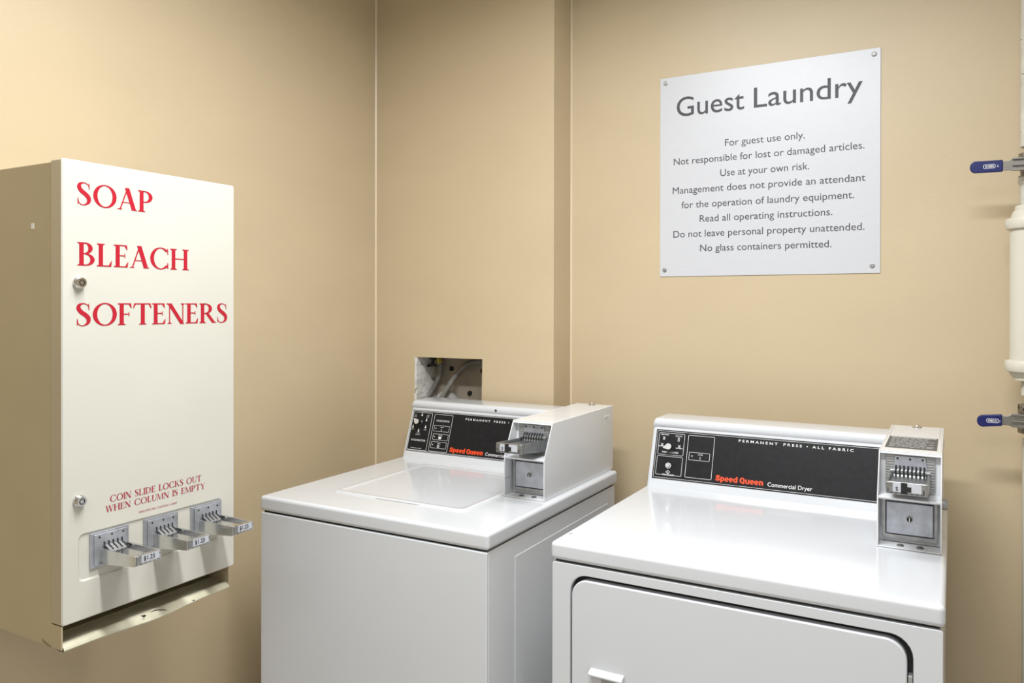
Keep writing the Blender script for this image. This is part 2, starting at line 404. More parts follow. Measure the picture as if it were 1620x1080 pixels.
tag(h, 'thick pale grey drain hose bend at the bottom of the wall opening', 'hose')

# ================================================================ SIGN
sg = emp('laundry_sign', (.235, YW, 1.473)); tag(sg, 'white metal notice reading Guest Laundry, screwed to the tan wall above the dryer', 'sign')
sx0, sx1, sz0, sz1 = -.061, .5300, 1.4735, 2.0570
obj('sign_panel', B(sx0, sx1, YW-.0025, YW-.0001, sz0, sz1), 'sign', sg, bev=.0006)
def sline(body, x0, x1, z, cap, bold=0):
    letters('sign_lettering', font_geo(body, bold), (x0, YW-.0025, z), (1, 0, 0), (0, 0, 1), x1-x0, cap, 'ink', sg, CAPH)
sline('Guest', -.011, .1830, 1.9392, .0552, .002); sline('Laundry', .2095, .4873, 1.9392, .0552, .002)
for body, x0, x1, z in (('For guest use only.', .1296, .3443, 1.8405), ('Not responsible for lost or damaged articles.', -.0195, .4919, 1.7990),
        ('Use at your own risk.', .1164, .3558, 1.7562), ('Management does not provide an attendant', -.0225, .4946, 1.7146),
        ('for the operation of laundry equipment.', .0039, .4673, 1.6713), ('Read all operating instructions.', .0577, .4141, 1.6295),
        ('Do not leave personal property unattended.', -.0203, .4925, 1.5869), ('No glass containers permitted.', .059, .412, 1.5445)):
    sline(body, x0, x1, z, .0192)
for x, z in ((-.0440, 2.0420), (.5141, 2.0413), (.5111, 1.4932), (-.0464, 1.4930)):
    s = obj('screw', lathe(bmesh.new(), [(.0068, 0), (.0068, .0008), (.0052, .0012), (.0050, .0032), (.0042, .0040), (.002, .0040), (.002, .0028), (0, .0028)], (x, YW-.0025, z), (0, -1, 0), 20), 'galv', sg, smooth=True)

# ================================================================ SOAP DISPENSER
DX = -.597                                   # door face
Y0, Y1, Z0, Z1 = -1.3875, -1.0287, .8525, 1.6340
vm = emp('soap_dispenser', (-.80, -1.208, .81)); tag(vm, 'cream coin-operated dispenser for soap, bleach and softeners on the left wall', 'vending machine')
# cabinet body: open-bottomed shell with the tray throat
cx1 = DX-.0305
bm = bmesh.new()
cz0, cz1 = .8125, 1.6295
for ya, yb in ((Y0+.0002, Y0+.003), (Y1-.0130, Y1-.0100)):               # sides, running forward under the door
    prism(bm, [(XL+.001, cz0), (DX-.002, cz0), (DX-.002, Z0-.0006), (cx1-.0004, Z0-.0006), (cx1-.0004, cz1), (XL+.001, cz1)], YP, ya, yb)
box(bm, XL+.001, cx1-.0004, Y0+.003, Y1-.0130, cz1-.003, cz1)   # top
box(bm, XL+.001, XL+.004, Y0+.003, Y1-.0130, cz0, cz1-.003)
box(bm, XL+.004, DX-.16, Y0+.003, Y1-.0130, cz0, cz0+.003)
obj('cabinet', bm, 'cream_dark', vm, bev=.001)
# door: hollow pan with a shallow recessed field for the coin slides
bm = bmesh.new()
ry0, ry1, rz0, rz1 = -1.3595, -1.0602, .9176, .9995
outer = [(ry1, Z1), (Y1, Z1), (Y1, Z0), (ry1, Z0)]
TH = .0305
box(bm, DX-.004, DX, Y0, Y1, rz1, Z1); box(bm, DX-.004, DX, Y0, Y1, Z0, rz0)
box(bm, DX-.004, DX, Y0, ry0, rz0, rz1); box(bm, DX-.004, DX, ry1, Y1, rz0, rz1)
bm2 = bmesh.new()
rr = rrect(ry0, ry1, rz0, rz1, .010, 5)
ob = rrect(Y0, Y1, Z0, Z1, .004, 5)
bm.free(); bm = bmesh.new()
n = len(rr)
# front sheet (ring between outline and field), field wall and field floor, return flanges
o1 = [bm.verts.new((DX, a, b)) for a, b in rrect(Y0+.002, Y1-.002, Z0+.002, Z1-.002, .003, 5)]
o1b = [bm.verts.new((DX-.002, a, b)) for a, b in ob]
o2 = [bm.verts.new((DX-TH, a, b)) for a, b in ob]
i1 = [bm.verts.new((DX, a, b)) for a, b in rr]
i2 = [bm.verts.new((DX-.0025, a, b)) for a, b in rrect(ry0+.003, ry1-.003, rz0+.003, rz1-.003, .008, 5)]
for i in range(n):
    j = (i+1) % n
    bm.faces.new((o1[i], o1[j], i1[j], i1[i])); bm.faces.new((o1[i], o1[j], o1b[j], o1b[i])); bm.faces.new((o1b[i], o1b[j], o2[j], o2[i])); bm.faces.new((i1[i], i1[j], i2[j], i2[i]))
bm.faces.new(i2)
o3 = [bm.verts.new((DX-TH, a, b)) for a, b in rrect(Y0+.003, Y1-.003, Z0+.003, Z1-.003, .003, 5)]
o4 = [bm.verts.new((DX-.006, a, b)) for a, b in rrect(Y0+.003, Y1-.003, Z0+.003, Z1-.003, .003, 5)]
for i in range(n):
    j = (i+1) % n
    bm.faces.new((o2[i], o2[j], o3[j], o3[i])); bm.faces.new((o3[i], o3[j], o4[j], o4[i]))
bm.faces.new(o4)
bm2.free()
door = obj('door', bm, 'cream', vm, smooth=True)
door.data.materials.append(M['cream_shaded'])
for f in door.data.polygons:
    if abs(f.normal.x) < .2 and f.center.x+door.parent.location.x < DX-.004: f.material_index = 1  # flange faces get the cream darkened for shade
def dtext(body, y0, y1, z, cap, m, dz=0, gap=.075):
    letters('lettering', serif_geo(body, gap), (DX, y0, z), (0, y1-y0, dz), (0, 0, 1), y1-y0, cap, m, door, layered=True)
dtext('SOAP', -1.3615, -1.2182, 1.5592, .0385, 'red', gap=.06)
dtext('BLEACH', -1.3613, -1.1393, 1.4562, .0395, 'red', gap=.06)
dtext('SOFTENERS', -1.3628, -1.0472, 1.3535, .0385, 'red', gap=.05)
dtext('COIN SLIDE LOCKS OUT', -1.3021, -1.1105, 1.0425, .0116, 'maroon', gap=.05)
dtext('WHEN COLUMN IS EMPTY', -1.3107, -1.1018, 1.0260, .0113, 'maroon', gap=.05)
letters('maker_print', font_geo('VEND-RITE MFG. CHICAGO, IL 60607'), (DX, -1.2469, 1.0100), (0, 1, 0), (0, 0, 1), .0815, .0036, 'maroon', door, CAPH)
def cylinder_lock(y, z):
    o = obj('lock', lathe(bmesh.new(), [(.0106, 0), (.0106, .0030), (.0094, .0045), (.0088, .0095), (.0080, .0105), (.0052, .0105), (.0052, .0075), (.0036, .0075), (.0036, .0105), (0, .0105)], (DX, y, z), (1, 0, 0), 28), 'chrome', door, smooth=True)
    bm = bmesh.new(); ring(bm, [(y+.0050*math.cos(t*.2), z+.0050*math.sin(t*.2)) for t in range(4, 30)], [(y+.0037*math.cos(t*.2), z+.0037*math.sin(t*.2)) for t in range(4, 30)], XPn, DX+.0080, DX+.0107)
    obj('key_slot', bm, 'black', vm)
cylinder_lock(-1.3588, 1.4268); cylinder_lock(-1.3590, 1.0572)
o = obj('sticker', B(-.6863, -.6775, Y0-.0004, Y0+.0002, 1.5195, 1.5290), 'white', vm); o['label'] = 'small pale paper square'
# rust patch at the cabinet foot
bm = bmesh.new()
prism(bm, [(-.628, .8128), (-.6285, .8165), (-.634, .8172), (-.640, .8185), (-.652, .8215), (-.656, .8220), (-.650, .8170), (-.640, .8135), (-.634, .8128)], YP, Y0-.0003, Y0+.0002)
o = obj('rust_patch', bm, 'grime', vm); o['label'] = 'dark chipped paint'

def coin_slide(y0, tipdark):
    """vendor coin slide; y0 = near edge of its face plate"""
    zt, zb = .9955, .9350; y1 = y0+.0718
    X = DX-.0025
    bm = B(X, X+.0045, y0, y1, zb, zt)
    box(bm, X+.0045, X+.0070, y0+.006, y1-.004, zb+.004, zt-.003)
    pl = obj('coin_slide', bm, 'steel_plate', vm, bev=.0012)
    pf = X+.0070
    for dy, dz in ((.0145, -.0085), (.0375, -.0080), (.0590, -.0085)):
        bm = lathe(bmesh.new(), [(.0017, 0), (.0017, .0006), (0, .0006)], (pf-.0001, y0+dy, zt+dz), (1, 0, 0), 12); obj('rivet', bm, 'black', pl)
    a, b = y0+.0158, y0+.0662                     # slide body
    xe = DX+.0990
    zt0 = .9675
    bm = bmesh.new(); w = .0028
    P = [(pf-.001, .9400), (xe-.006, .9490), (xe, .9502), (xe, zt0), (pf-.001, zt0)]
    Plow = [(pf-.001, .9400), (xe-.006, .9490), (xe-.001, .9502), (xe-.001, zt0-.0055), (pf-.001, zt0-.0055)]
    FY = lambda u, v, d: (u, d, v)
    prism(bm, P, FY, a, a+w); prism(bm, P, FY, b-w-.002, b)
    prism(bm, Plow, FY, a+w, b-w-.002)
    box(bm, xe-.006, xe, a+w, b-w-.002, .9502, zt0)
    tr = obj('slide_tray', bm, 'chrome', pl, bev=.0007)
    tr['label'] = 'polished metal coin slide tray'
    # raised inner bar and coin hump
    bm = bmesh.new(); prism(bm, [(pf, zt0-.0056), (pf, zt0+.0040), (pf+.004, zt0+.0010), (pf+.016, zt0-.0056)], FY, a+.008, b-.010)
    obj('coin_ramp', bm, 'rail', pl, bev=.0005)
    for k in range(5):
        y = a+.0075+k*.0083
        pts = [(pf+.0004, y-.0003, zt0+.0100), (pf+.0006, y+.0003, zt0+.0065), (pf+.0022, y-.0006, zt0+.0035), (pf+.0060, y+.0004, zt0+.0005), (pf+.0130, y+.0004, zt0-.0040)]
        obj('coin_slot', tube(bmesh.new(), pts, .00115, 8, 5), 'black', pl, smooth=True)
    # end face: little block, price label, dashed edge
    bm = B(xe-.0035, xe+.0016, a+.0025, a+.0110, .9525, .9672); obj('end_stop', bm, 'steel', pl, bev=.0012)
    bm = B(xe, xe+.0004, a+.0125, b-.004, .9545, .9662); obj('price_label', bm, 'label', pl)
    letters('price_print', font_geo('$1.25', .012), (xe+.0004, a+.0160, .9570), (0, 1, 0), (0, 0, 1), .0215, .0074, 'label_ink', pl, CAPH)
    bm = bmesh.new()
    for k in range(5): box(bm, xe, xe+.0003, a+.0100+k*.0080, a+.0100+k*.0080+.0048, .9514+.0001*k, .9523)
    box(bm, xe, xe+.0003, a+.0026, a+.0036, .9520, .9600); box(bm, xe, xe+.0003, b-.0035, b-.0025, .9600, .9640)
    obj('dashed_edge', bm, 'label_ink', pl)
    letters('plate_print', font_geo('U.S.'), (X+.0070, y0+.0125, zb+.0055), (0, 1, 0), (0, 0, 1), None, .0035, 'label_ink', pl, CAPH)
    return pl
for y in (-1.3389, -1.2362, -1.1345): coin_slide(y, 0)
# delivery tray
tx0 = DX-.16
bm = bmesh.new(); n = 20; rows = []
for i in range(n+1):
    t = i/n; y = Y0+.0032+(Y1-.0131-Y0-.0032)*t
    sag = -.0045*math.exp(-((t-.52)/.20)**2); out = .0035*math.exp(-((t-.5)/.22)**2)
    pr = [(tx0, .862), (DX-.115, .842), (DX-.045, .8215), (DX-.022, .8175), (DX-.014, .8210), (DX-.007, .8200), (DX-.001+out, .8160+sag), (DX+.001+out, .8120+sag), (DX-.002+out, .8090+sag), (DX-.012, .8085+sag*.8), (DX-.030, .8115)]
    rows.append([bm.verts.new((a, y, b)) for a, b in pr])
for p, q in zip(rows, rows[1:]):
    for i in range(len(p)-1): bm.faces.new((p[i], p[i+1], q[i+1], q[i]))
ty = obj('delivery_tray', bm, 'tray', vm, smooth=True)
bm = bmesh.new()
prism(bm, [(tx0+.002, .8632), (DX-.115, .8432), (DX-.050, .8244), (DX-.050, .8228), (DX-.115, .8412), (tx0+.002, .8612)], YP, Y0+.0075, Y1-.0145)
obj('tray_floor', bm, 'grime', ty)
def lipz(x):
    pr = [(-.014, .8210), (-.007, .8200), (.0025, .8115), (.0045, .8075)]
    for (a, za), (b, zb_) in zip(pr, pr[1:]):
        if x <= b: return za+(zb_-za)*(x-a)/(b-a)+.0004
    return pr[-1][1]
for poly in ([(-.006, -1.2385), (-.0015, -1.2350), (-.0025, -1.2290), (-.0050, -1.2300)], [(-.0010, -1.2405), (.0012, -1.2365), (.0002, -1.2340)],
             [(-.0060, -1.222), (-.0045, -1.205), (-.0010, -1.193), (.0015, -1.1865), (-.0020, -1.191), (-.0065, -1.207)], [(-.001, -1.133), (.0012, -1.126), (.0022, -1.1275), (.0005, -1.134)]):
    bm = bmesh.new(); bm.faces.new([bm.verts.new((DX+a, b, lipz(a))) for a, b in poly])
    o = obj('paint_chip', bm, 'black', ty); o['label'] = 'black chipped paint on the tray lip'
# baffle behind the door closing the chute
obj('chute_back', B(tx0-.004, tx0, Y0+.004, Y1-.007, .816, .93), 'grime', vm)

# ================================================================ COIN BOX (part of each machine)
def coin_box(par, x0, x1, m, k, label_top):
    zb, zm, zt = .9220, 1.0195, 1.1030
    t = m+.0455; yr = -.425 if m > -.49 else -.437; yl = m+.043
    prof = [(m, zb), (m, zm), (t, zt), (k, zt), (k, zb)]
    bm = bmesh.new(); w = .0024
    prism(bm, prof, XP, x0, x0+w); prism(bm, prof, XP, x1-w, x1)
    box(bm, x0+w, x1-w, t, k, zt-w, zt); box(bm, x0+w, x1-w, k-w, k, zb, zt-w)
    box(bm, x0+w, x1-w, m, yl, zb, zb+w)                                         # bottom flange
    prism(bm, [(m, zm), (m+.002, zm-.0045), (yr, zm-.0025), (yr, zm+.0015), (m+.006, zm+.0010)], XP, x0+w, x1-w)     # shelf
    box(bm, x0+w, x1-w, yr, yr+.002, zm, zt-w)                                   # back of upper recess
    box(bm, x0+w, x1-w, yl, yl+.002, zb+w, zm-.003)                              # back of lower recess
    prism(bm, [(t, zt-.0024), (t-.0022, zt-.0062), (t+.0002, zt-.0062), (t+.003, zt-.0024)], XP, x0+w, x1-w)  # folded top lip
    bx = obj('coin_box', bm, 'enamel_side', par, bev=.0009)
    # embossed notch high on the side
    bm = bmesh.new()
    box(bm, x1-.0002, x1+.0012, k-.062, k-.030, 1.0740, 1.0800); box(bm, x1-.0002, x1+.0012, k-.038, k-.030, 1.0660, 1.0745)
    obj('side_notch', bm, 'enamel_side', bx, bev=.0008)
    xc = (x0+x1)/2
    # upper: ribbed face plate
    px0, px1, pz0, pz1 = xc-.0440, xc+.0440, zm+.0035, zt-.0065
    bm = bmesh.new(); prism(bm, rrect(px0, px1, pz0, pz1, .004, 4), YP, yr-.004, yr)
    for side in (0, 1):
        xa = px0+.002 if side == 0 else px1-.0155
        for i in range(13):
            z = pz1-.004-i*.0053
            box(bm, xa, xa+.0135, yr-.0055, yr-.004, z-.0014, z+.0014)
    obj('coin_plate', bm, 'galv', bx, bev=.0004)
    # trapezoid guard plate with three screws
    bm = bmesh.new(); prism(bm, [(xc-.0265, pz1-.003), (xc+.0265, pz1-.003), (xc+.0335, zm+.030), (xc-.0335, zm+.030)], YP, yr-.0075, yr-.004)
    obj('guard_plate', bm, 'steel_plate', bx, bev=.0008)
    for dx, dz in ((-.022, -.0080), (0, -.0085), (.022, -.0080)):
        obj('rivet', lathe(bmesh.new(), [(.0021, 0), (.0021, .001), (.0012, .0014), (0, .0014)], (xc+dx, yr-.0075, pz1+dz), (0, -1, 0), 12), 'black', bx, smooth=True)
    # coin rail: rounded bar cut by eight slots
    zr = zm+.0440
    bm = lathe(bmesh.new(), [(0, -.0350), (.0036, -.0350), (.0036, -.0285), (.0055, -.0280), (.0055, .0280), (.0036, .0285), (.0036, .0350), (0, .0350)], (xc, yr-.0095, zr), (1, 0, 0), 18)
    obj('coin_rail', bm, 'rail', bx, smooth=True)
    bm = bmesh.new(); prism(bm, [(yr-.004, zr-.004), (yr-.015, zr-.005), (yr-.022, zr-.016), (yr-.004, zr-.016)], XP, xc-.0285, xc+.0285)
    obj('coin_ramp', bm, 'rail', bx, bev=.001)
    for i in range(8):
        x = xc-.0248+i*.00709
        pts = [(x, yr-.0082, zr+.0100), (x+.0003, yr-.0125, zr+.0060), (x-.0003, yr-.0152, zr), (x+.0003, yr-.0165, zr-.0060), (x, yr-.0228, zr-.0135)]
        obj('coin_slot', tube(bmesh.new(), pts, .00185, 8, 5), 'black', bx, smooth=True)
    # sliding tray
    ye = yr-.132; z0, z1 = zm+.0245, zm+.0470
    a, b = xc-.0345, xc+.0345; ww = .0032
    PX = [(yr-.006, z0-.010), (yr-.045, z0-.008), (ye+.012, z0), (ye, z0), (ye, z1), (yr-.006, z1-.006)]
    PL = [(yr-.006, z0-.010), (yr-.045, z0-.008), (ye+.012, z0), (ye+.002, z0), (ye+.002, z1-.0065), (yr-.006, z1-.0125)]
    bm = bmesh.new()
    prism(bm, PX, XP, a, a+ww); prism(bm, PX, XP, b-ww, b); prism(bm, PL, XP, a+ww, b-ww)
    box(bm, a+ww, b-ww, ye, ye+.006, z0, z1)
    o = obj('slide_tray', bm, 'steel', bx, bev=.0008); o['label'] = 'polished metal coin slide tray'
    # bright end cap, raised ends, dark price window, dashed edge
    bm = bmesh.new(); prism(bm, rrect(a+.0005, b-.0005, z0+.0004, z1-.0004, .003, 4), YP, ye-.0022, ye)
    obj('end_cap', bm, 'steel', bx, bev=.0008)
    bm = bmesh.new(); prism(bm, rrect(a+.0115, b-.0105, z0+.0050, z1-.0015, .002, 4), YP, ye-.0030, ye-.0022)
    obj('price_label', bm, 'label', bx)
    bm = B(xc-.0095, xc+.0075, ye-.0036, ye-.0030, z0+.0060, z1-.0070); box(bm, xc-.0095, xc+.0010, ye-.0033, ye-.0022, z0+.0020, z1-.0002)
    obj('price_window', bm, 'black', bx)
    letters('price_print', font_geo('$'), (xc-.0185, ye-.0030, z0+.0075), (1, 0, 0), (0, 0, 1), None, .0070, 'label_ink', bx, CAPH)
    bm = bmesh.new()
    for i in range(7): box(bm, a+.0060+i*.0086, a+.0110+i*.0086, ye-.0027, ye-.0022, z0+.0022, z0+.0034)
    box(bm, b-.0078, b-.0058, ye-.0027, ye-.0022, z0+.0035, z0+.0120); box(bm, a+.0030, a+.0045, ye-.0027, ye-.0022, z0+.0040, z0+.0110)
    obj('dashed_edge', bm, 'label_ink', bx)
    # lower: vault door in a frame, with keyhole
    fx0, fx1, fz0, fz1 = xc-.0485, xc+.0485, zb+.0110, zm-.0080
    bm = bmesh.new(); ring(bm, rrect(fx0, fx1, fz0, fz1, .001, 3), rrect(fx0+.006, fx1-.006, fz0+.008, fz1-.005, .001, 3), YP, yl-.010, yl)
    obj('vault_frame', bm, 'galv', bx, bev=.0008)
    bm = bmesh.new(); prism(bm, rrect(fx0+.0075, fx1-.0075, fz0+.0100, fz1-.0065, .002, 4), YP, yl-.0125, yl)
    o = obj('vault_door', bm, 'steel_plate', bx, bev=.0018)
    kz = (fz0+fz1)/2+.002
    obj('key_lock', lathe(bmesh.new(), [(.0062, 0), (.0062, .0020), (.0052, .0026), (0, .0026)], (xc, yl-.0125, kz), (0, -1, 0), 20), 'galv', bx, smooth=True)
    bm = lathe(bmesh.new(), [(.0046, 0), (.0046, .0005), (0, .0005)], (xc, yl-.0151, kz), (0, -1, 0), 16); obj('keyhole', bm, 'black', bx)
    obj('key_pin', B(xc-.0008, xc+.0008, yl-.0162, yl-.0155, kz-.0040, kz+.0030), 'chrome', bx)
    letters('door_print', font_geo('ESD'), (xc-.031, yl-.0125, fz0+.0185), (1, 0, 0), (0, 0, 1), .018, .0055, 'label', bx, CAPH)
    for dx in (-.017, .017):
        obj('bolt', lathe(bmesh.new(), [(.0066, 0), (.0062, .0016), (.0040, .0030), (0, .0036)], (xc+dx+.002, m+.017, zb+w), (0, 0, 1), 18), 'bolt_steel', bx, smooth=True)
    # round lock on top, at the back
    obj('top_lock', lathe(bmesh.new(), [(.0105, 0), (.0100, .0022), (.0050, .0042), (.0040, .0060), (0, .0064)], (xc, k-.022, zt), (0, 0, 1), 22), 'chrome', bx, smooth=True)
    if label_top:
        lx0, lx1, ly0, ly1 = .5740, .6675, -.399, -.241
        obj('instruction_label', B(lx0, lx1, ly0, ly1, zt, zt+.0004), 'greylabel', bx)
        bm = bmesh.new(); random.seed(3)
        box(bm, lx0+.003, lx1-.003, ly1-.012, ly1-.004, zt+.0004, zt+.0006)
        for r in range(9):
            y = ly1-.022-r*.0145; x = lx0+.006
            end = lx1-random.choice((.006, .014, .030, .02))
            while x < end-.004:
                l = min(random.uniform(.005, .014), end-x)
                box(bm, x, x+l, y-.0016, y+.0016, zt+.0004, zt+.0006); x += l+.0022
        obj('label_print', bm, 'label', bx)
        for xx in (x0+.0060, x1-.0075): obj('panel_seam', B(xx, xx+.0008, -.235, k-.012, zt-.0001, zt+.0001), 'galv', bx)
        bm = lathe(bmesh.new(), [(.011, 0), (.011, .006), (.0085, .010), (0, .010)], (x1, -.40, 1.0), (1, 0, 0), 20); obj('side_lock', bm, 'galv', bx, smooth=True)
    else:
        obj('panel_seam', B(x0+.004, x1-.004, -.345, -.344, zt-.0001, zt+.0001), 'galv', bx)
        bm = B(x0-.0001, x0+w, m+.0005, m+.034, .9645, .9655); obj('side_scratch', bm, 'gap', bx)
    return bx

# ================================================================ CONSOLE with control panel
ZD = .9215
TX = Vector((1, 0, 0)); TU = Vector((0, .05, .145)).normalized()
def console(par, x0, x1, yb):
    p = [(0, 0), (.00104, .003), (.0505, .1465), (.0478, .1500), (.0466, .1545), (.0466, .1580), (.0478, .1625), (.0505, .1662), (.0545, .1684), (.0590, .1692), (.150, .1692), (.150, 0)]
    bm = bmesh.new(); prev = None; R = .010
    secs = [(x0+R*(1-math.cos(a)), R*(1-math.sin(a))) for a in (0, .4, .8, 1.2, 1.5708)]+[(x1, 0)]
    cy, cz = .085, .08
    for x, ins in secs:
        cur = []
        for a, b in p:
            l = math.hypot(a-cy, b-cz) or 1
            q = max(0, b+(cz-b)/l*ins*1.25) if b > .01 else b
            cur.append(bm.verts.new((x, yb+a+(cy-a)/l*ins*(1.25 if b > .01 else .4), ZD+q)))
        if prev:
            for k in range(len(p)): bm.faces.new((prev[k], prev[(k+1) % len(p)], cur[(k+1) % len(p)], cur[k]))
        else: bm.faces.new(cur)
        prev = cur
    bm.faces.new(prev)
    return obj('console', bm, 'enamel', par, smooth=True)
def pt(x, t, yb, lift=0):
    n = TX.cross(TU)
    return Vector((x, yb, ZD))+TU*t+n*lift
def pmesh(poly, yb, lift, bm=None, th=.0002):
    bm = bm or bmesh.new(); n = TX.cross(TU)
    prism(bm, poly, lambda a, b, d: pt(a, b, yb, d), lift-th, lift)
    return bm
def outline(a0, a1, b0, b1, yb, w=.0008, r=.003, lift=.0012, bm=None):
    bm = bm or bmesh.new()
    ring(bm, rrect(a0, a1, b0, b1, r, 4), rrect(a0+w, a1-w, b0+w, b1-w, max(r-w, .0004), 4), lambda a, b, d: pt(a, b, yb, d), lift-.0002, lift)
    return bm
def split_icons(bm, cs):
    me = bpy.data.meshes.new('t'); bm.to_mesh(me); bm.free()
    left = set(range(len(me.polygons))); pv = {}
    for p in me.polygons:
        for v in p.vertices: pv.setdefault(v, []).append(p.index)
    groups = []
    while left:
        st = [left.pop()]; g = set(st)
        while st:
            for v in me.polygons[st.pop()].vertices:
                for q in pv[v]:
                    if q in left: left.discard(q); g.add(q); st.append(q)
        groups.append(g)
    for g in groups:
        b = bmesh.new(); mp = {}
        for q in g:
            vs = []
            for v in me.polygons[q].vertices:
                if v not in mp: mp[v] = b.verts.new(me.vertices[v].co)
                vs.append(mp[v])
            b.faces.new(vs)
        obj('panel_icon', b, 'white', cs)
    bpy.data.meshes.remove(me)
def ptext(cs, body, x0, t, w, cap, yb, m='white', bold=0, spaced=0, align='l', name='panel_lettering'):
    return letters(name, font_geo(body, bold), pt(x0, t, yb, .0010), TX, TU, w, cap, m, cs, CAPH, align=align, lift=.0002)
def control_panel(cs, x0, x1, yb):
    obj('control_panel', pmesh([(x0, .0205), (x1, .0205), (x1, .1480), (x0, .1480)], yb, .0010, th=.0012), 'panel', cs)
    obj('panel_border', outline(x0+.0030, x1-.0030, .0235, .1450, yb, .0007, .003), 'white', cs)
def pknob(cs, x, t, yb, ang):
    n = TX.cross(TU); c = pt(x, t, yb, .001)
    obj('selector_knob', lathe(bmesh.new(), [(.0115, 0), (.0110, .004), (.0085, .006), (.0080, .020), (0, .020)], c, n, 28), 'knob', cs, smooth=True)
    pts = []
    for i in range(24):
        a = 2*math.pi*i/24; pts.append((.0078*math.cos(a), .0078*math.sin(a)))
    tip = [(-.0150, .0002), (-.0150, -.0002)]
    pts = [q for q in pts if q[0] > -.0055]; up_ = [q for q in pts if q[1] >= 0]; dn = [q for q in pts if q[1] < 0]
    up_.sort(key=lambda q: q[0]); dn.sort(key=lambda q: -q[0])
    poly = up_+dn+[tip[1], tip[0]]
    ca, sa = math.cos(ang), math.sin(ang)
    poly = [(x+a*ca-b*sa, t+a*sa+b*ca) for a, b in poly]
    bm = bmesh.new(); prism(bm, poly, lambda a, b, d: pt(a, b, yb, d), .018, .0228)
    obj('knob_pointer', bm, 'pointer', cs, bev=.0006)

# ================================================================ WASHER
wx0, wx1, wyf, wyk = -.7865, -.1360, -.7832, -.0850
ws = emp('washing_machine', ((wx0+wx1)/2, (wyf+wyk)/2, 0)); tag(ws, 'white top-loading washing machine standing in the corner, left of the dryer', 'washing machine')
bm = B(wx0+.003, wx1-.001, wyf+.0075, wyk, 0, .8815)
obj('cabinet', bm, 'enamel_side', ws, bev=.003)
bm = B(wx0+.001, wx1-.0005, wyf, wyf+.006, .001, .8815)
obj('front_panel', bm, 'enamel', ws, bev=.0055, seg=4)
obj('seam_gap_shade', B(wx0+.006, wx1-.006, wyf+.008, wyk-.004, .8810, .8862), 'gap', ws)  # dark filler standing in for the shade in the gap under the deck
bm = bmesh.new(); prism(bm, [(-.665, .06), (-.14, .06), (-.14, .842), (-.665, .842)], XP, wx1-.0012, wx1+.0006)
obj('side_panel', bm, 'enamel_side', ws, bev=.0012)
bm = B(wx0-.0015, wx1+.0035, wyf-.0015, wyk+.010, .8850, ZD)
obj('deck', bm, 'enamel', ws, bev=.0085, seg=5)
# lid: shallow pan with a raised rim
bm = bmesh.new(); lx0, lx1, ly0, ly1 = -.6600, -.2690, -.6660, -.2790
loops = [(0, .0005, .012), (.0008, .0030, .012), (.0030, .0042, .012), (.0095, .0042, .014), (.0150, .0020, .022), (.024, .0016, .030)]
prev = None
for ins, dz, r in loops:
    cur = [bm.verts.new((a, b, ZD-.0012+dz)) for a, b in rrect(lx0+ins, lx1-ins, ly0+ins, ly1-ins, r, 6)]
    if prev:
        for i in range(len(cur)): bm.faces.new((prev[i], prev[(i+1) % len(cur)], cur[(i+1) % len(cur)], cur[i]))
    prev = cur
bm.faces.new(prev)
lid = obj('lid', bm, 'enamel', ws, smooth=True)
obj('lid_grip', B(-.520, -.395, ly0-.0030, ly0+.0004, ZD-.0004, ZD+.0004), 'galv', lid)
wyb = -.2165
cs = console(ws, wx0+.001, -.157, wyb)
control_panel(cs, -.7760, -.1660, wyb)
bm = outline(-.7735, -.7012, .0245, .1412, wyb); outline(-.6930, -.6255, .0260, .1395, wyb, bm=bm); outline(-.7752+.0005, -.1668, .0218, .1467, wyb, .0005, .002, bm=bm)
for b0, b1, a0 in ((.0871, .1053, -.6881), (.0612, .0800, -.6867), (.0361, .0558, -.6880)): outline(a0+.001, a0+.0565, b0, b1, wyb, .0007, .002, bm=bm)
obj('panel_lines', bm, 'white', cs)
ptext(cs, 'CYCLE STATUS', -.683, .1172, .047, .0050, wyb, bold=.01)
ptext(cs, 'CYCLE SELECTOR', -.7640, .0525, .054, .0050, wyb, bold=.01)
for body, x, t, w in (('WASH', -.6590, .0990, .012), ('RINSE', -.6585, .0735, .013), ('SPIN', -.6590, .0490, .011)): ptext(cs, body, x, t, w, .0030, wyb, align='c')
ptext(cs, 'I', -.6590, .0895, None, .0068, wyb, align='c', bold=.01)
bm = bmesh.new()
pmesh([(-.6635, .0645), (-.6555, .0645), (-.6535, .0710), (-.6655, .0710)], wyb, .0013, bm)
ring(bm, [(-.660+.0042*math.cos(i*.35), .0425+.0042*math.sin(i*.35)) for i in range(18)], [(-.660+.0026*math.cos(i*.35), .0425+.0026*math.sin(i*.35)) for i in range(18)], lambda a, b, d: pt(a, b, wyb, d), .0010, .0013)
for x, t in ((-.680, .0962), (-.680, .0707), (-.681, .0460)): pmesh([(x+.0016*math.cos(i*.7854), t+.0016*math.sin(i*.7854)) for i in range(8)], wyb, .0013, bm)
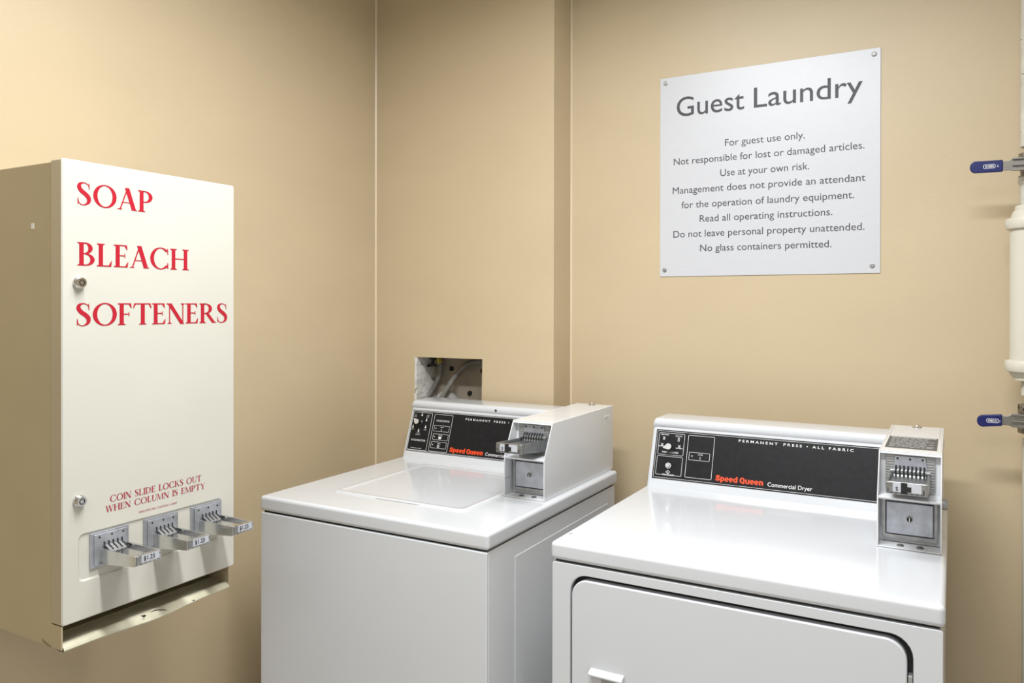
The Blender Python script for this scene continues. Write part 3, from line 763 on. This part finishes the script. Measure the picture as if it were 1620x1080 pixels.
# little thermometer shapes around the dial
for x, t in ((-.7400, .1330), (-.7200, .1180), (-.7190, .0960), (-.7425, .0835), (-.7660, .0945)):
    pmesh([(x-.0020, t-.0030), (x+.0020, t-.0030), (x+.0028, t), (x+.0011, t+.0020), (x+.0009, t+.0065), (x-.0009, t+.0065), (x-.0011, t+.0020), (x-.0028, t)], wyb, .0013, bm)
split_icons(bm, cs)
for body, x, t in (('HOT', -.7640, .1305), ('COLD', -.7640, .1260), ('COLD', -.7170, .1320), ('RINSE', -.7170, .1270), ('WARM', -.7660, .0860), ('COLD', -.7190, .0870), ('WARM', -.7425, .0755), ('DELICATE', -.7425, .0705), ('COMMERCIAL WASHER', -.7400, .0290)):
    ptext(cs, body, x, t, None, .0026, wyb, align='c')
pknob(cs, -.7420, .1085, wyb, math.radians(-40))
ptext(cs, 'P E R M A N E N T    P R E S S   \u2022   A L L   F A B R I C', -.5795, .1290, .2420, .0056, wyb, bold=.012)
letters('logo', heavy_geo('Speed Queen'), pt(-.6170, .0300, wyb, .0010), TX, TU, .1170, .0140, 'orange', cs, layered=True)
ptext(cs, 'Commercial Washer', -.4915, .0305, .1100, .0095, wyb)
nrm = TX.cross(TU)
obj('console_screw', lathe(bmesh.new(), [(.0038, 0), (.0036, .0012), (.0012, .0016), (0, .0016)], (-.4776, wyb+.0466, ZD+.1570), (0, -1, .1), 16), 'gap', cs, smooth=True)
coin_box(ws, -.2620, -.1510, -.4965, -.0650, False)

# ================================================================ DRYER
dx0, dx1, dyf, dyk = 0, .683, -.7600, -.0600
dr = emp('clothes_dryer', ((dx0+dx1)/2, (dyf+dyk)/2, 0)); tag(dr, 'white front-loading clothes dryer under the sign, right of the washing machine', 'dryer')
obj('cabinet', B(dx0+.003, dx1-.002, dyf+.020, dyk, 0, .8815), 'enamel_side', dr, bev=.003)
bm = bmesh.new()
ring(bm, rrect(dx0+.001, dx1-.0005, .001, .8815, .005, 6), rrect(.0405, .6405, .330, .8632, .036, 6), YP, dyf, dyf+.019)
obj('front_panel', bm, 'enamel', dr, bev=.003, seg=3)
obj('door_gap_shade', B(.030, .655, dyf+.0192, dyf+.0199, .32, .875), 'gap', dr)  # dark sheet painting the shade seen in the gap around the door
bm = bmesh.new(); prism(bm, rrect(.0440, .6320, .334, .8545, .033, 8), YP, dyf-.001, dyf+.019)
dd = obj('door', bm, 'enamel', dr, bev=.003, seg=3)
# moulded pull: hooded lip over a dark pocket
bm = bmesh.new(); prism(bm, [(dyf-.001, .690), (dyf-.008, .6885), (dyf-.016, .684), (dyf-.017, .680), (dyf-.013, .678), (dyf-.001, .676)], XP, .0850, .1545)
obj('door_handle', bm, 'enamel', dd, bev=.003, seg=3)
bm = bmesh.new(); prism(bm, rrect(.1075, .1500, .600, .677, .006, 5), YP, dyf-.0022, dyf-.0008)
obj('handle_pocket', bm, 'galv', dd, bev=.001)
obj('hinge', B(.6330, .6395, dyf+.002, dyf+.018, .700, .800), 'galv', dr, bev=.001)
obj('seam_gap_shade', B(dx0+.006, dx1-.006, dyf+.008, dyk-.004, .8810, .8868), 'gap', dr)  # dark filler, shade of the open gap below the deck
obj('deck', B(dx0-.0025, dx1+.0025, dyf-.0025, dyk+.004, .8858, ZD), 'enamel', dr, bev=.009, seg=6)
o = obj('paint_chip', prism(bmesh.new(), [(.0085, -.700), (.0140, -.690), (.0150, -.697), (.0120, -.700), (.0125, -.705)], ZP, ZD-.0001, ZD+.0002), 'galv', dr); o['label'] = 'dark chip in the enamel'
dyb = -.208
cs = console(dr, dx0+.001, .671, dyb)
control_panel(cs, .0125, .6620, dyb)
bm = outline(.0208, .0893, .0831, .1402, dyb); outline(.0208, .0893, .0311, .0798, dyb, bm=bm); outline(.0986, .1668, .0310, .1393, dyb, bm=bm); outline(.1046, .1581, .0758, .0961, dyb, .0007, .002, bm=bm)
obj('panel_lines', bm, 'white', cs)
ptext(cs, 'FABRIC SELECTOR', .0330, .0880, .0430, .0044, dyb, bold=.008)
ptext(cs, 'PUSH TO START', .0400, .0303, .0300, .0040, dyb, bold=.008)
for body, x, t in (('PERM PRESS', .0360, .1340), ('DELICATE', .0735, .1325), ('NORMAL', .0300, .1035), ('NO HEAT', .0775, .1010), ('IN USE', .1340, .0895)):
    ptext(cs, body, x, t, None, .0028, dyb, align='c', bold=.008)
ptext(cs, 'I', .1338, .0785, None, .0075, dyb, align='c')
bm = bmesh.new()
for x, t in ((.0345, .1270), (.0310, .1090), (.0770, .1075)):
    for s in (1, -1): pmesh([(x-.0034, t-s*.0028), (x-.0024, t-s*.0034), (x+.0034, t+s*.0028), (x+.0024, t+s*.0034)], dyb, .0013, bm)
    pmesh([(x-.003, t-.0045), (x+.003, t-.0045), (x+.003, t-.0036), (x-.003, t-.0036)], dyb, .0013, bm)
ring(bm, [(.0740-.0022, .1205), (.0740+.0022, .1205), (.0740+.0022, .1300), (.0740-.0022, .1300)], [(.0740-.0012, .1214), (.0740+.0012, .1214), (.0740+.0012, .1290), (.0740-.0012, .1290)], lambda a, b, d: pt(a, b, dyb, d), .0010, .0013)
ring(bm, [(.0476, .0395), (.0536, .0340), (.0596, .0395), (.0536, .0450)], [(.0489, .0395), (.0536, .0352), (.0583, .0395), (.0536, .0438)], lambda a, b, d: pt(a, b, dyb, d), .0010, .0013)
pmesh([(.0531, .0372), (.0541, .0372), (.0541, .0418), (.0531, .0418)], dyb, .0013, bm)
split_icons(bm, cs)
obj('indicator', lathe(bmesh.new(), [(.0024, 0), (.0020, .0008), (0, .001)], pt(.1124, .0861, dyb, .001), TX.cross(TU), 14), 'galv', cs, smooth=True)
pknob(cs, .0545, .1020, dyb, math.radians(18))
obj('start_button', lathe(bmesh.new(), [(.0078, 0), (.0076, .003), (.0060, .0042), (.0056, .0042), (.0054, .0100), (.0046, .0110), (0, .0110)], pt(.0534, .0553, dyb, .001), TX.cross(TU), 24), 'pointer', cs, smooth=True)
ptext(cs, 'P E R M A N E N T    P R E S S   \u2022   A L L   F A B R I C', .2270, .1325, .2655, .0060, dyb, bold=.012)
letters('logo', heavy_geo('Speed Queen'), pt(.1767, .0312, dyb, .0010), TX, TU, .1165, .0140, 'orange', cs, layered=True)
ptext(cs, 'Commercial Dryer', .3036, .0312, .1022, .0097, dyb)
coin_box(dr, .5660, .6770, -.4800, -.0620, True)

# ================================================================ PIPE with two valves
px, py = .8495, -.02
pp = emp('water_pipe', (px, py, 0)); tag(pp, 'cream vertical pipe with two blue-handled valves on the right of the wall', 'pipe')
Zax = (0, 0, 1)
obj('pipe_length', lathe(bmesh.new(), [(0, 1.752), (.0225, 1.752), (.0225, ZC-.001), (0, ZC-.001)], (px, py, 0), Zax, 32), 'flaky', pp, smooth=True)
obj('pipe_length', lathe(bmesh.new(), [(0, 0.001), (.0165, 0.001), (.0165, 1.085), (0, 1.085)], (px, py, 0), Zax, 28), 'pipe', pp, smooth=True)
obj('pipe_nipple', lathe(bmesh.new(), [(0, 1.60), (.0225, 1.60), (.0225, 1.665), (.0265, 1.668), (.0265, 1.682), (0, 1.682)], (px, py, 0), Zax, 28), 'flaky', pp, smooth=True)
obj('pipe_nipple', lathe(bmesh.new(), [(0, 1.185), (.0190, 1.185), (.0190, 1.240), (0, 1.240)], (px, py, 0), Zax, 28), 'flaky', pp, smooth=True)
# fat jacketed section with stepped caps
obj('insulated_section', lathe(bmesh.new(), [(0, 1.618), (.0310, 1.618), (.0325, 1.614), (.0325, 1.608), (.0365, 1.604), (.0400, 1.594), (.0410, 1.589), (.0500, 1.588), (.0515, 1.584), (.0515, 1.569), (.0495, 1.565), (.0425, 1.564),
    (.0425, 1.266), (.0495, 1.264), (.0515, 1.261), (.0515, 1.244), (.0495, 1.240), (.0440, 1.239), (.0390, 1.229), (.0350, 1.226), (.0345, 1.220), (0, 1.220)], (px, py, 0), Zax, 44), 'insul', pp, smooth=True)
def valve(z, flip, body_h):
    bm = lathe(bmesh.new(), [(0, -.030), (.0255, -.030), (.0260, -.018), (.0215, -.015), (.0225, .012), (.0255, .016), (.0255, .034), (.0200, .036), (0, .036)], (px, py, z), Zax, 8)
    lathe(bm, [(.0200, -.02), (.0235, 0), (.0200, .02)], (px, py, z), Zax, 24)
    lathe(bm, [(.0125, .012), (.0120, .046), (.0085, .047), (.0085, .052), (0, .052)], (px, py, z), (0, -1, 0), 16)
    v = obj('valve', bm, 'bronze', pp, bev=.0012)
    yl = py-.050
    hz = z+.002
    xg = .7915
    # lever: flat bar, twisting shoulder, hub plate
    bm = bmesh.new()
    prism(bm, [(xg-.006, hz-.0110), (xg+.0125, hz-.0105), (xg+.0165, hz-.0125), (px-.030, hz-.0130), (px-.012, hz-.0145), (px+.016, hz-.0145), (px+.016, hz+.0145), (px-.012, hz+.0155), (px-.030, hz+.0165), (xg+.0180, hz+.0150), (xg+.0110, hz+.0100), (xg-.006, hz+.0105)], YP, yl-.0015, yl+.0015)
    for dz, h in ((.0140, .0022), (-.0005, .0016), (-.0112, .0022)):
        box(bm, xg+.0180, px-.010, yl-.0075, yl-.0010, hz+dz-h, hz+dz+h)
    obj('lever', bm, 'lever', v, bev=.0009)
    obj('stem_nut', lathe(bmesh.new(), [(.0085, 0), (.0085, .006), (.0075, .0075), (.0050, .0075), (.0050, .011), (0, .011)], (px, yl-.0015, hz), (0, -1, 0), 6), 'lever', v, bev=.0006)
    # blue dipped grip with rounded end
    L = .7268 if flip else .7425
    dzl = .0010 if flip else -.0038
    bm = bmesh.new(); P = []
    r = .0135
    for i in range(13):
        a = math.radians(90+180*i/12); P.append((L+r*.85+r*.85*math.cos(a), hz+dzl+r*math.sin(a)))
    P += [(xg, hz-.0130), (xg, hz+.0135)]
    prism(bm, P, YP, yl-.0045, yl+.0045)
    g = obj('grip', bm, 'blue', v, bev=.0022, seg=3)
    mx = (L+xg)/2+.006
    s = -1 if flip else 1
    mz = hz+dzl*.5
    bm = bmesh.new()
    oc = [(-.0125, 0), (-.0105, -.0045), (.0105, -.0045), (.0125, 0), (.0105, .0045), (-.0105, .0045)]
    ring(bm, [(mx+a, mz+b) for a, b in oc], [(mx+a*.93, mz+b*.80) for a, b in oc], YP, yl-.0049, yl-.0045)
    obj('grip_emblem', bm, 'white', v)
    letters('grip_print', font_geo('NIBCO', .02), (mx-s*.0085, yl-.0045, mz-s*.0021), (s, 0, 0), (0, 0, s), .017, .0042, 'white', v, CAPH)
    letters('grip_print', font_geo('T' if flip else '1/2'), (mx+.0150 if not flip else mx+.0185, yl-.0045, mz-s*.0028), (s, 0, 0) if flip else (0, 0, 1), (0, 0, s) if flip else (-1, 0, 0), None, .0050 if flip else .0030, 'white', v, CAPH)
valve(1.7030, True, 0)
valve(1.1290, False, 0)
